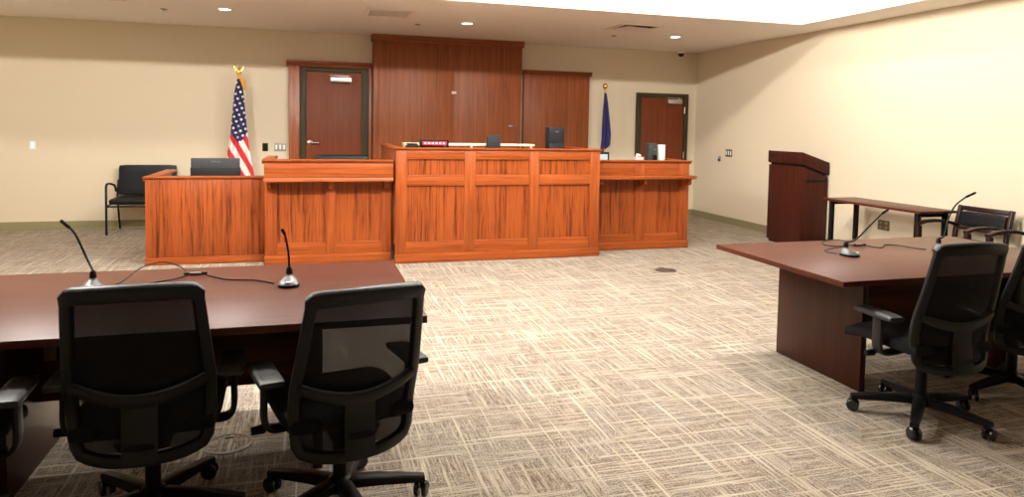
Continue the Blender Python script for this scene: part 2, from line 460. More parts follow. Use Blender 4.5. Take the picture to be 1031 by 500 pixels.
# ------------------------------------------------------------------ tall wood panels on the back wall
pn = thing('wall_panel', 'tall reddish wood panel reaching the ceiling behind the judge bench', 'wall panel', (2.1, 10.72, PZ))
for x0, x1 in ((1.035, 2.185), (2.188, 3.30)):
    MB().box(x0, x1, 10.645, YB - .004, PZ + .10, 2.79, .002).build('panel_leaf', 'cherry_z', pn, True)
MB().box(.952, 1.032, 10.635, YB - .004, PZ + .10, 2.79, .003).build('pilaster', 'cherry_z', pn, True)
MB().box(.952, 3.30, 10.63, YB - .004, PZ + .002, PZ + .10, .003).build('base_rail', 'cherry_x', pn, True)
MB().prism([(YB - .004, 2.79), (10.64, 2.79), (10.63, 2.80), (10.625, 2.835), (10.60, 2.86), (10.595, 2.882), (YB - .004, 2.882)], 'x', .93, 3.325).build('crown', 'cherry_x', pn, True)
sp = thing('wall_panel', 'lower reddish wood panel right of the tall one, beside the blue flag', 'wall panel', (3.9, 10.78, 0))
MB().box(3.375, 4.52, 10.76, YB - .004, .10, 2.38, .002).build('panel_leaf', 'cherry_z', sp, True)
MB().box(3.375, 4.52, 10.75, YB - .004, .002, .10, .003).build('base_rail', 'cherry_x', sp, True)
MB().prism([(YB - .004, 2.38), (10.755, 2.38), (10.745, 2.40), (10.72, 2.43), (10.715, 2.452), (YB - .004, 2.452)], 'x', 3.37, 4.553).build('crown', 'cherry_x', sp, True)
t = thing('wall_sensor', 'small cream box mounted on the tall wood panel', 'sensor', (2.19, 10.62, 2.05))
MB().box(2.155, 2.225, 10.615, 10.644, 2.02, 2.06, .004).build('cover', 'cream', t, True)
MB().box(2.2255, 2.236, 10.622, 10.642, 2.025, 2.05, .002).build('end_cap', 'steel_plate', t, True)

# ------------------------------------------------------------------ the bench, four cabinets in a row
def cap_profile(z, y):   # moulded edge, front towards -y
    return [(y + .10, z - .028), (y + .03, z - .028), (y + .022, z - .045), (y + .012, z - .045), (y + .004, z - .022), (y - .012, z - .018), (y - .018, z - .010), (y - .018, z - .002), (y - .012, z), (y + .16, z), (y + .16, z - .028)]

def part_box(t, name, mat, *b, bev=.003): return MB().box(*b, bev).build(name, mat, t, True)

# judge's bench
J0, J1, JY, JZ = .925, 3.335, 7.56, 1.276
t = thing('judge_bench', 'tallest middle oak courtroom bench with six recessed panels', 'bench', ((J0 + J1) / 2, JY + .3, 0))
xs = [J0, 1.043, 1.690, 1.817, 2.455, 2.573, 3.212, J1]
for k in range(4): part_box(t, 'stile', 'oak_z', xs[2 * k], xs[2 * k + 1], JY, JY + .045, .105, 1.245)
for k in range(3):
    a, b = xs[2 * k + 1] + .0005, xs[2 * k + 2] - .0005
    for z0, z1 in ((1.150, 1.245), (.858, .976), (.105, .236)):
        part_box(t, 'rail', 'oak_x', a, b, JY + .001, JY + .045, z0, z1)
    for z0, z1 in ((.977, 1.149), (.237, .857)):
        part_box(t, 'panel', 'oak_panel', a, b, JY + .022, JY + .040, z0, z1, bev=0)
part_box(t, 'base_board', 'oak_x', J0 - .006, J1 + .012, JY - .018, JY + .04, .002, .104)
part_box(t, 'back_panel', 'oak_z', J0 + .002, J1 - .002, JY + .046, JY + .06, .105, 1.245, bev=0)
MB().prism(cap_profile(JZ, JY), 'x', J0 - .02, J1 + .02).build('cap', 'oak_x', t, True)
# end panels with their own caps
part_box(t, 'side_panel', 'oak_y', J0, J0 + .04, JY + .062, 9.15, PZ + .004, 1.245)
part_box(t, 'side_panel', 'oak_y', J1 - .04, J1, JY + .062, 8.5, PZ + .004, 1.245)
MB().box(J0 - .02, J0 + .10, JY + .162, 9.18, 1.247, JZ, .006).build('cap', 'oak_y', t, True)
MB().box(J1 - .10, J1 + .02, JY + .162, 8.52, 1.247, JZ, .006).build('cap', 'oak_y', t, True)
part_box(t, 'worktop', 'oak_x', J0 + .105, J1 - .105, JY + .165, 8.42, 1.10, 1.13)

# witness stand (left of it)
W0, W1, WY = -.432, .902, 7.745
t = thing('witness_stand', 'mid-height oak bench section with three brackets in front of wooden door', 'bench', ((W0 + W1) / 2, WY + .3, 0))
part_box(t, 'base_board', 'oak_x', W0 - .006, W1, WY - .018, WY + .04, .002, .100)
for a, b in ((W0, -.312), (.193, .298), (.790, W1)): part_box(t, 'stile', 'oak_z', a, b, WY, WY + .045, .101, .925)
for a, b in ((-.3115, .1925), (.2985, .7895)):
    part_box(t, 'rail', 'oak_x', a, b, WY + .001, WY + .045, .101, .232)
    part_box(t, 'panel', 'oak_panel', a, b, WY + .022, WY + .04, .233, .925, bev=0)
FY = WY - .15
part_box(t, 'apron_board', 'oak_x', W0, W1, FY, WY + .06, .945, 1.098)
MB().prism([(FY - .014, .905), (FY - .014, .932), (FY - .006, .944), (WY + .06, .944), (WY + .06, .926), (FY + .02, .926), (FY + .02, .905)], 'x', W0 - .004, W1).build('ledge', 'oak_x', t, True)
MB().prism(cap_profile(1.138, FY), 'x', W0 - .022, W1).build('cap', 'oak_x', t, True)
for x in (-.39, .245, .845):
    MB().prism([(WY - .0005, .924), (FY + .045, .924), (FY + .045, .865), (FY + .06, .845), (WY - .02, .82), (WY - .0005, .815)], 'x', x - .022, x + .022).build('bracket', 'oak_z', t, True)
part_box(t, 'side_panel', 'oak_y', W0, W0 + .04, WY + .062, 8.55, PZ + .004, 1.098)
MB().box(W0 - .022, W0 + .10, FY + .162, 8.57, 1.11, 1.138, .006).build('cap', 'oak_y', t, True)
part_box(t, 'worktop', 'oak_x', W0 + .105, W1 - .002, FY + .163, 8.3, .90, .93)

# clerk's desk, far left
L0, L1, LY, LZ = -1.625, -.442, 7.965, .935
t = thing('clerk_desk', 'lowest oak desk section with one plain panel at left end', 'desk', ((L0 + L1) / 2, LY + .3, 0))
part_box(t, 'base_board', 'oak_x', L0 - .008, L1, LY - .018, LY + .04, .002, .080)
part_box(t, 'panel', 'oak_panel', L0, L1, LY, LY + .04, .081, .905)
MB().prism(cap_profile(LZ, LY), 'x', L0 - .022, L1).build('cap', 'oak_x', t, True)
part_box(t, 'side_panel', 'oak_y', L0, L0 + .04, LY + .042, 9.2, .002, .905)
MB().box(L0 - .022, L0 + .10, LY + .162, 9.22, .907, LZ, .006).build('cap', 'oak_y', t, True)
part_box(t, 'worktop', 'oak_x', L0 + .105, L1 - .002, LY + .165, 8.85, .72, .75)

# right-hand desk with transaction shelf
R0, R1, RY, RZ = 3.350, 4.730, 7.885, 1.128
t = thing('clerk_counter', 'right oak bench section with a projecting shelf, right of judge bench', 'desk', ((R0 + R1) / 2, RY + .3, 0))
part_box(t, 'base_board', 'oak_x', R0, R1 + .008, RY - .018, RY + .04, .002, .100)
for a, b in ((R0, 3.478), (3.972, 4.098), (4.592, R1)): part_box(t, 'stile', 'oak_z', a, b, RY, RY + .045, .101, 1.09)
for a, b in ((3.4785, 3.9715), (4.0985, 4.5915)):
    part_box(t, 'rail', 'oak_x', a, b, RY + .001, RY + .045, .101, .195)
    part_box(t, 'rail', 'oak_x', a, b, RY + .001, RY + .045, .90, 1.09)
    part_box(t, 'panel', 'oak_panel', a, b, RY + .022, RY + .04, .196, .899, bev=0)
MB().box(R0, R1 - .012, RY - .21, RY - .0005, .905, .945, .006).build('shelf', 'oak_x', t, True)
MB().prism(cap_profile(RZ, RY), 'x', R0, R1 + .03).build('cap', 'oak_x', t, True)
for x in (3.44, 4.035, 4.655):
    MB().prism([(RY - .0005, .904), (RY - .16, .904), (RY - .16, .85), (RY - .14, .83), (RY - .02, .80), (RY - .0005, .79)], 'x', x - .022, x + .022).build('bracket', 'oak_z', t, True)
part_box(t, 'side_panel', 'oak_y', R1 - .04, R1, RY + .047, 9.0, .002, 1.09)
MB().box(R1 - .09, R1 + .03, RY + .162, 9.02, 1.10, RZ, .006).build('cap', 'oak_y', t, True)
part_box(t, 'worktop', 'oak_x', R0 + .002, R1 - .095, RY + .165, 8.75, .97, 1.0)

# ------------------------------------------------------------------ things on the bench
def slab_monitor(name, label, cat, x, y, z, w, h, rz=0, back='gray_dark', stand_h=.12, strip=False):
    """monitor seen from behind: the screen faces away from the camera, +y"""
    t = thing(name, label, cat, (x, y, z), rz)
    MB().lathe([(0, 0), (.11, 0), (.11, .008), (.1, .014), (0, .014)], (0, .01, 0), 28).build('base', 'black', t)
    MB().box(-.03, .03, -.005, .02, .0145, stand_h + h * .4, .004).build('neck', 'black', t)
    MB().box(-w / 2, w / 2, .021, .055, stand_h, stand_h + h, .006).build('housing', back, t)
    MB().box(-w / 2 + .012, w / 2 - .012, .0555, .057, stand_h + .015, stand_h + h - .012).build('screen', 'black_gloss', t)
    return t
t = slab_monitor('monitor', 'wide dark grey monitor seen from behind on the left clerk desk', 'monitor', -1.02, 8.60, .752, .525, .265, 0, 'gray_mid', .085)
MB().box(-.262, .275, -.02, .018, .085, .245, .004).build('speaker_bar', 'gray_dark', t)
for k in range(6): MB().box(-.045 + k * .017, -.034 + k * .017, .0185, .0212, .300, .316, .001).build('badge', 'silver', t)
t = thing('led_sign', 'small black box with a red lit display on judge bench', 'sign', (1.365, 7.69, JZ + .001))
MB().box(-.163, .163, -.03, .03, 0, .088, .004).build('case', 'black', t)
MB().box(-.135, .135, -.0325, -.0302, .030, .066).build('display', 'led_red', t)
for k in range(6):
    x = -.105 + k * .042
    g = MB(); g.box(x - .013, x + .013, -.0345, -.0327, .040, .046).box(x - .013, x + .013, -.0345, -.0327, .050, .056).box(x - .004, x + .004, -.0345, -.0327, .042, .058)
    g.build('glyph', 'led_glyph', t)
MB().box(.105, .13, -.032, -.0302, .010, .020, .0005).build('badge', 'silver', t)
t = thing('desk_phone', 'flat black device lying left of the red display', 'telephone', (1.12, 7.69, JZ + .001))
MB().hexa([(-.075, -.03, 0), (.07, -.03, 0), (.07, .05, 0), (-.075, .05, 0), (-.07, -.025, .012), (.065, -.025, .03), (.065, .045, .045), (-.07, .045, .02)], .004).build('body', 'black', t)
MB().box(-.06, .06, .046, .058, .025, .045, .004).build('handset', 'black_gloss', t)
t = thing('shelf_riser', 'long cream shelf riser on the judge bench worktop', 'shelf', (1.83, 8.05, 1.131))
MB().box(-.76, .80, -.14, .14, .162, .186, .003).build('shelf_top', 'cream', t)
for x in (-.74, .02, .76): MB().box(x - .012, x + .012, -.13, .13, .0, .1615, .001).build('support', 'cream', t)
t = thing('tablet_monitor', 'small black tilted screen standing on middle of judge bench', 'monitor', (2.085, 7.80, 1.131), .0)
MB().hexa([(-.085, -.02, .0), (.085, -.02, .0), (.085, .06, .0), (-.085, .06, .0), (-.065, .0, .285), (.085, .0, .300), (.085, .03, .300), (-.065, .03, .285)], .006).build('housing', 'gray_dark', t)
MB().hexa([(-.087, .065, .02), (.087, .065, .02), (.087, .068, .02), (-.087, .068, .02), (-.067, .036, .28), (.083, .036, .293), (.083, .039, .293), (-.067, .039, .28)]).build('screen', 'black_gloss', t)
t = thing('computer_case', 'black upright computer case on right end of judge bench', 'computer', (2.925, 7.95, 1.131))
MB().box(-.102, .102, 0, .14, 0, .395, .006).build('case', 'gray_dark', t)
MB().box(-.098, .098, -.006, -.0005, .205, .385, .003).build('front_panel', 'gray_dark', t)
MB().box(-.098, .098, -.004, -.0005, .01, .198, .002).build('lower_panel', 'gray_dark', t)
MB().box(-.02, .02, -.009, -.0065, .335, .350, .001).build('badge', 'silver', t)
# gooseneck microphone of the bench
t = thing('gooseneck_microphone', 'thin gooseneck microphone standing on judge bench in front of cream riser', 'microphone', (2.37, 7.735, 1.131))
MB().lathe([(0, 0), (.045, 0), (.045, .012), (.02, .03), (0, .03)], (0, 0, 0), 20).build('base', 'gray_dark', t)
MB().tube([(0, 0, .028), (0, 0, .16), (-.004, 0, .30), (-.03, .0, .38), (-.08, .0, .40)], .004, 8).build('gooseneck', 'gray_mid', t)
MB().tube([(-.08, 0, .40), (-.12, 0, .402)], [.008, .007], 8).build('capsule', 'silver', t)
# right counter
slab_monitor('monitor', 'small dark monitor half hidden beside judge bench on right counter', 'monitor', 3.60, 8.20, 1.001, .31, .17, 0, 'gray_dark', .05)
o = [c for c in COL.objects if c.name.startswith('housing')][-1]
MB().box(.01, .13, .018, .0206, .09, .19, .002).build('label_panel', 'screen', o.parent)
t = thing('computer_tower', 'dark grey computer tower on the right oak counter', 'computer', (4.385, 8.22, 1.001))
MB().box(-.062, .062, 0, .12, 0, .338, .006).build('case', 'gray_mid', t)
MB().box(.01, .045, -.004, -.0005, .245, .265, .001).build('badge', 'silver', t)
MB().box(-.01, .055, -.012, -.0005, .12, .185, .003).build('grille', 'black', t)
t = thing('paper_box', 'narrow white upright box right of the computer tower', 'box', (4.50, 8.17, 1.001))
MB().box(-.033, .033, 0, .14, 0, .312, .003).build('carton', 'white', t)
MB().box(-.034, .034, -.001, .141, .3125, .322, .003).build('lid', 'white', t)
t = thing('tissue_box', 'small pale pink and white packet left of the computer tower', 'packet', (4.20, 8.22, 1.001))
MB().box(-.05, .05, 0, .10, 0, .155, .006).build('carton', 'pink', t)
MB().tube([(-.03, .05, .155), (-.02, .05, .185), (.01, .04, .178), (.03, .05, .168)], [.02, .02, .016, .008], 10).build('tissue', 'white', t)
# office chair behind the witness stand
t = thing('swivel_chair', 'black swivel chair showing its back top over the witness stand', 'chair', (.40, 8.90, PZ))
s_ = MB()
for k in range(5):
    a = 2 * PI * k / 5 + .3
    s_.tube([(0, 0, .10), (.30 * math.cos(a), .30 * math.sin(a), .075)], [.03, .018], 8)
    s_.lathe([(0, -.02), (.03, -.02), (.03, .02), (0, .02)], (.30 * math.cos(a), .30 * math.sin(a), .031), 14, 'x')
s_.build('base', 'black', t)
MB().tube([(0, 0, .1005), (0, 0, .40)], .028, 12).build('post', 'black', t)
MB().pad((0, 0, .455), (.56, .50, .10), .045, .01).build('seat', 'leather', t)
MB().pad((0, -.27, .75), (.66, .08, .44), .04, 0).build('backrest', 'leather', t)
MB().box(-.04, .04, -.34, -.30, .40, .66, .008).build('back_bar', 'black', t)

# ------------------------------------------------------------------ flags
def flag_base(t, h):
    MB().lathe([(0, 0), (.15, 0), (.15, .015), (.12, .03), (.04, .05), (.03, .09), (0, .09)], (0, 0, 0), 28).build('base', 'gold', t)
    MB().tube([(0, 0, .0905), (0, 0, h)], .013, 12).build('pole', 'gold', t)
t = thing('american_flag', 'american flag hanging in folds on a gold pole with eagle', 'flag', (-.925, 10.45, 0))
flag_base(t, 2.16)
e = MB(); e.lathe([(0, 0), (.025, .0), (.018, .015), (.022, .04), (.028, .07), (.02, .10), (.012, .115), (.014, .13), (.008, .145), (0, .147)], (0, 0, 2.16), 16)
for s in (-1, 1):
    e.hexa([(s * .008, -.01, 2.20), (s * .03, -.01, 2.20), (s * .03, .01, 2.20), (s * .008, .01, 2.20),
            (s * .045, -.006, 2.31), (s * .075, -.006, 2.315), (s * .075, .006, 2.315), (s * .045, .006, 2.31)] if s > 0 else
           [(s * .03, -.01, 2.20), (s * .008, -.01, 2.20), (s * .008, .01, 2.20), (s * .03, .01, 2.20),
            (s * .075, -.006, 2.315), (s * .045, -.006, 2.31), (s * .045, .006, 2.31), (s * .075, .006, 2.315)], .003)
e.build('eagle_finial', 'gold', t)
def lerp_tab(tab, v):
    for (a, x), (b, y) in zip(tab, tab[1:]):
        if v <= b: return x + (y - x) * (v - a) / (b - a)
    return tab[-1][1]
def cloth(t, name, mat, zt, zb, left, right, folds, amp, slant=0.0, uvs=True):
    nu, nv = 48, 40
    def fn(u, v):
        z = zt + (zb - zt) * v - slant * v * (u - .5)
        xl, xr = lerp_tab(left, v), lerp_tab(right, v)
        x = xl + (xr - xl) * u
        a = amp * min(1, .25 + v * 1.2)
        y = -.02 + a * math.cos(u * folds * 2 * PI + v * 1.6) + .35 * a * math.sin(u * folds * 5 + 3 * v)
        return (x, y, z)
    m = MB(); m.slab(fn, nu, nv, .004)
    o = m.build(name, mat, t, angle=80)
    if uvs:
        uv = o.data.uv_layers.new(name='cloth')
        for l in o.data.loops:
            c = o.data.vertices[l.vertex_index].co
            uv.data[l.index].uv = (c.x, c.z - zt)
    return o
cloth(t, 'flag_cloth', 'flag', 2.13, .55, [(0, -.02), (.12, -.06), (.5, -.115), (.66, -.155), (.75, -.15), (1, -.10)],
      [(0, .035), (.1, .06), (.5, .115), (.66, .145), (1, .235)], 2.5, .035)
MB().tube([(.03, -.05, 2.14), (.055, -.06, 2.10), (.07, -.065, 2.03), (.085, -.06, 1.97)], [.018, .03, .024, .008], 10).build('gold_fringe', 'fringe', t)
t = thing('blue_flag', 'furled navy blue flag on a pole with round gold finial', 'flag', (4.655, 10.42, 0))
flag_base(t, 2.17)
MB().lathe([(0, 0), (.012, .0), (.03, .015), (.042, .04), (.042, .055), (.03, .08), (.012, .093), (0, .095)], (0, 0, 2.165), 20).build('ball_finial', 'gold', t)
cloth(t, 'flag_cloth', 'navy', 2.10, 1.16, [(0, -.015), (.2, -.03), (.75, -.045), (1, -.085)], [(0, .015), (.2, .045), (.8, .105), (1, .10)], 1.5, .03, slant=-.22, uvs=False)

# ------------------------------------------------------------------ wall plates
def plate(name, label, cat, loc, axis, w, h, mat, toggles=0, tmat='white'):
    """plate on the back wall (axis y) or on the right wall (axis x)"""
    t = thing(name, label, cat, loc)
    def B(a0, a1, d0, d1, z0, z1, bev): 
        return MB().box(a0, a1, -d1, -d0, z0, z1, bev) if axis == 'y' else MB().box(-d1, -d0, a0, a1, z0, z1, bev)
    B(-w / 2, w / 2, .0005, .007, -h / 2, h / 2, .002).build('cover_plate', mat, t)
    for k in range(toggles):
        x = (k + .5) / toggles * w - w / 2
        B(x - .014, x + .014, .0072, .012, -h * .28, h * .28, .002).build('rocker', tmat, t)
    return t
plate('light_switch', 'pale glowing switch plate alone on left of back wall', 'switch', (-3.585, YB, 1.16), 'y', .075, .12, 'white', 1, 'blue_plate')
plate('wall_plate', 'black blank wall plate between american flag and wooden door', 'wall plate', (-.60, YB, 1.16), 'y', .08, .12, 'black')
plate('light_switch', 'three gang steel switch plate beside the wooden door', 'switch', (-.39, YB, 1.16), 'y', .165, .12, 'steel_plate', 3, 'white')
plate('light_switch', 'brown framed switch plate on right wall near far corner', 'switch', (XR, 9.80, 1.16), 'x', .185, .12, 'brown_plate', 3, 'white')
t = thing('wall_jack', 'tiny grey jack left of the brown switch plate', 'wall jack', (XR, 10.05, 1.05))
MB().box(-.014, -.0005, -.03, .03, -.03, .05, .004).build('cover_plate', 'steel_plate', t)
MB().box(-.03, -.0145, -.02, .02, -.035, .01, .003).build('plug', 'gray_dark', t)
t = plate('wall_outlet', 'brown double outlet low on right wall under side table', 'outlet', (XR, 6.59, .43), 'x', .17, .12, 'brown_plate')
for k in (-1, 1):
    for z in (-.027, .027): MB().lathe([(0, -.010), (.017, -.010), (.017, -.0072), (0, -.0072)], (0, k * .042, z), 14, 'x').build('socket', 'tan', t)

# ------------------------------------------------------------------ ceiling fittings
dn = thing('downlight', 'left round recessed ceiling light above the american flag', 'ceiling light', (-.962, 9.095, CZ), 0, 'round ceiling downlights')
MB().lathe([(.068, -.0005), (.095, -.0005), (.095, -.004), (.085, -.008), (.07, -.008), (.068, -.0005)], (0, 0, 0), 32).build('trim_ring', 'white', dn)
MB().lathe([(0, -.0005), (.0675, -.0005), (.0675, -.005), (0, -.006)], (0, 0, 0), 32).build('lens', 'lens', dn)
dup(dn, (2.03, 9.05, CZ), 0, 'middle round recessed ceiling light in front of the tall panel')
dup(dn, (5.175, 9.13, CZ), 0, 'right round recessed ceiling light beside the black camera dome')
for x, y in ((-.962, 9.095), (2.03, 9.05), (5.175, 9.13)):
    l = bpy.data.lights.new('downlight_lamp', 'SPOT'); l.energy = 55; l.spot_size = math.radians(120); l.spot_blend = .7
    l.shadow_soft_size = .06; l.color = (1, .90, .75)
    o = bpy.data.objects.new('downlight_lamp', l); COL.objects.link(o); o.location = (x, y, CZ - .02)
def vent(label, x, y):
    t = thing('ceiling_vent', label, 'air vent', (x, y, CZ), 0, 'square ceiling vents')
    m = MB(); a, b = .295, .235
    m.box(-a, a, -a, -b, -.012, -.0005, .003).box(-a, a, b, a, -.012, -.0005, .003).box(-a, -b, -b, b, -.012, -.0005, .003).box(b, a, -b, b, -.012, -.0005, .003)
    m.build('frame', 'vent_white', t)
    return t
t = vent('left square slatted ceiling vent above the wooden door', .955, 8.62)
for k in range(12):
    y = -.21 + k * .038
    MB().obox((0, y, -.010), (.462, .026, .004), (.25, 0, 0)).build('slat', 'vent_white', t)
MB().box(-.234, .234, -.234, .234, -.0022, -.0006).build('backing', 'duct', t)
t = vent('right square ceiling vent with a tilted panel', 4.21, 8.53)
MB().obox((.012, -.012, -.024), (.43, .43, .006), (.05, .05, 0), .002).build('tilted_panel', 'vent_white', t)
MB().box(-.234, .234, -.234, .234, -.0022, -.0006).build('backing', 'black', t)
t = vent('farthest left ceiling vent, cut by top edge of photo', -2.28, 8.62)
for k in range(12):
    y = -.21 + k * .038
    MB().obox((0, y, -.010), (.462, .026, .004), (.25, 0, 0)).build('slat', 'vent_white', t)
MB().box(-.234, .234, -.234, .234, -.0022, -.0006).build('backing', 'duct', t)
for lab, x, y in (('small ceiling sprinkler left of the left downlight', -1.68, 9.39), ('small ceiling sprinkler before tall wood panel', 1.43, 9.42), ('small ceiling sprinkler behind the tilted vent', 4.316, 9.40)):
    t = thing('ceiling_sprinkler', lab, 'sprinkler', (x, y, CZ), 0, 'ceiling sprinklers')
    MB().lathe([(0, 0), (.042, 0), (.042, -.004), (.02, -.009), (0, -.009)], (0, 0, 0), 20).build('escutcheon', 'tan', t)
    MB().lathe([(0, -.0095), (.008, -.0095), (.008, -.02), (.018, -.021), (.018, -.024), (0, -.024)], (0, 0, 0), 12).build('head', 'nickel', t)
t = thing('ceiling_dome_camera', 'small dark security dome on ceiling at far right corner', 'camera', (6.20, 10.72, CZ))
MB().lathe([(0, 0), (.07, 0), (.07, -.035), (.06, -.045), (0, -.045)], (0, 0, 0), 24).build('housing', 'white', t)
MB().lathe([(0, -.0455), (.055, -.0455), (.052, -.07), (.035, -.092), (.015, -.101), (0, -.102)], (0, 0, 0), 24).build('dome', 'black_gloss', t)
# lamps hanging inside the ceiling recess, above what the photograph shows
for lab, x, y, mt in (('globe lamp in the ceiling recess, far row, nearest the right wall', 5.52, 6.54, 'globe_low'),
                      ('globe lamp in the ceiling recess, far row, above the right desk', 3.60, 6.54, 'globe_soft'),
                      ('globe lamp in the ceiling recess, far row, before the judge bench', 1.50, 6.54, 'globe_soft'),
                      ('globe lamp in the ceiling recess, far row, before the clerk desk', -.60, 6.54, 'globe_soft'),
                      ('globe lamp in the ceiling recess, far row, nearest the left wall', -2.70, 6.54, 'globe_soft'),
                      ('globe lamp in the ceiling recess, near row, above the right table', 3.05, 4.60, 'globe_mid'),
                      ('globe lamp in the ceiling recess, near row, above the open carpet', 1.80, 4.60, 'globe_bright'),
                      ('globe lamp in the ceiling recess, near row, above the left table', .60, 4.60, 'globe_bright'),
                      ('globe lamp in the ceiling recess, near row, farthest left', -2.0, 4.60, 'globe_strong')):
    t = thing('globe_lamp', lab, 'ceiling light', (x, y, TZ), 0, 'globe lamps inside the ceiling recess')
    MB().lathe([(0, -.0005), (.05, -.0005), (.05, -.03), (.010, -.035), (.010, -.335), (.02, -.338), (.02, -.357), (0, -.357)], (0, 0, 0), 20).build('stem', 'white', t)
    MB().lathe([(.001, -.3575)] + [(.042 * math.sin(PI * k / 12), -.40 + .042 * math.cos(PI * k / 12)) for k in range(1, 12)] + [(.001, -.442)], (0, 0, 0), 24).build('globe', mt, t)

# ------------------------------------------------------------------ floor boxes
def floor_box(label, x, y, r, mat, lid=None):
    t = thing('floor_box', label, 'floor box', (x, y, 0))
    MB().lathe([(r * .86, .0005), (r, .0005), (r, .003), (r * .95, .006), (r * .86, .006), (r * .86, .0005)], (0, 0, 0), 36).build('ring', mat, t)
    m = MB().lathe([(0, .0005), (r * .85, .0005), (r * .85, .004), (0, .005)], (0, 0, 0), 36)
    m.build('lid', lid or mat, t)
    MB().box(-.02, .02, r * .45, r * .6, .0052, .0075, .001).build('latch', 'gray_dark', t)
floor_box('round bronze floor box lid on open carpet before the bench', 3.725, 6.63, .118, 'bronze_lid')
floor_box('round dark floor box under left table between its chairs', -.36, 3.43, .11, 'brown_plate', 'carpet')

# ------------------------------------------------------------------ lectern, side table
t = thing('lectern', 'tall dark mahogany lectern with sloping top by right wall', 'lectern', (6.36, 7.85, 0))
x0, x1, y0, y1 = 6.165, 6.572, 7.515, 8.19
part_box(t, 'plinth', 'lectern_z', x0 + .02, x1 - .01, y0 + .02, y1 - .02, .002, .04)
zf, zb = 1.072, .93
MB().hexa([(x0, y0, .0405), (x1, y0, .0405), (x1, y1, .0405), (x0, y1, .0405), (x0, y0, zf), (x1, y0, zb), (x1, y1, zb), (x0, y1, zf)], .002).build('body', 'lectern_z', t, True)
a = .022
MB().hexa([(x0 + a, y0 + a, zf + .0005), (x1 - a, y0 + a, zb + .0005), (x1 - a, y1 - a, zb + .0005), (x0 + a, y1 - a, zf + .0005),
           (x0 + a, y0 + a, zf + .032), (x1 - a, y0 + a, zb + .032), (x1 - a, y1 - a, zb + .032), (x0 + a, y1 - a, zf + .032)]).build('reveal', 'black', t, True)
MB().hexa([(x0 - .01, y0 - .012, zf + .0325), (x1 + .01, y0 - .012, zb + .0325), (x1 + .01, y1 + .012, zb + .0325), (x0 - .01, y1 + .012, zf + .0325),
           (x0 - .01, y0 - .012, 1.262), (x1 + .01, y0 - .012, 1.125), (x1 + .01, y1 + .012, 1.125), (x0 - .01, y1 + .012, 1.262)], .003).build('top', 'lectern_z', t, True)
part_box(t, 'grip_slot', 'black', 6.235, 6.54, y0 - .008, y0 - .0005, .872, .902, bev=.002)

t = thing('side_table', 'narrow side table with black square legs along right wall', 'table', (6.19, 6.18, 0))
MB().box(5.945, 6.43, 5.49, 6.87, .713, .740, .004).build('tabletop', 'mahogany_y', t, True)
for x in (5.985, 6.345):
    for y in (5.55, 6.76): MB().box(x, x + .045, y, y + .045, .022, .7125, .002).build('leg', 'black', t, True)
for x in (6.0075, 6.3675):
    for y in (5.5725, 6.7825): MB().lathe([(0, .001), (.018, .001), (.018, .008), (.008, .012), (.008, .0215), (0, .0215)], (x, y, 0), 12).build('foot', 'black', t, True)
part_box(t, 'apron', 'black', 6.03, 6.345, 5.565, 5.58, .67, .7125, bev=.001)
part_box(t, 'apron', 'black', 6.03, 6.345, 6.775, 6.79, .67, .7125, bev=.001)

# ------------------------------------------------------------------ conference tables
def conference_table(label, x0, x1, y0, y1, outlet=None):
    cx, cy = (x0 + x1) / 2, (y0 + y1) / 2
    t = thing('conference_table', label, 'table', (cx, cy, 0))
    MB().box(x0, x1, y0, y1, .708, .740, .004).build('tabletop', 'mahogany_x', t, True)
    for x in (x0 + .41, x1 - .41 - .04):
        MB().box(x, x + .04, cy - .30, cy + .45, .002, .7075, .002).build('end_panel', 'mahogany_z', t, True)
    mp = MB().box(x0 + .4505, x1 - .4505, cy - .015, cy + .015, .30, .7075, .002).build('modesty_panel', 'mahogany_x', t, True)
    return t, mp
tl, mpl = conference_table('left mahogany conference table behind two mesh chairs', -1.58, .475, 2.785, 3.985)
MB().box(-1.085, -1.04, 3.363, 3.3695, .48, .58, .001).build('outlet_plate', 'tan', tl, True)
trt, mpr = conference_table('right mahogany conference table, near the lectern', 2.70, 4.755, 2.94, 4.12)

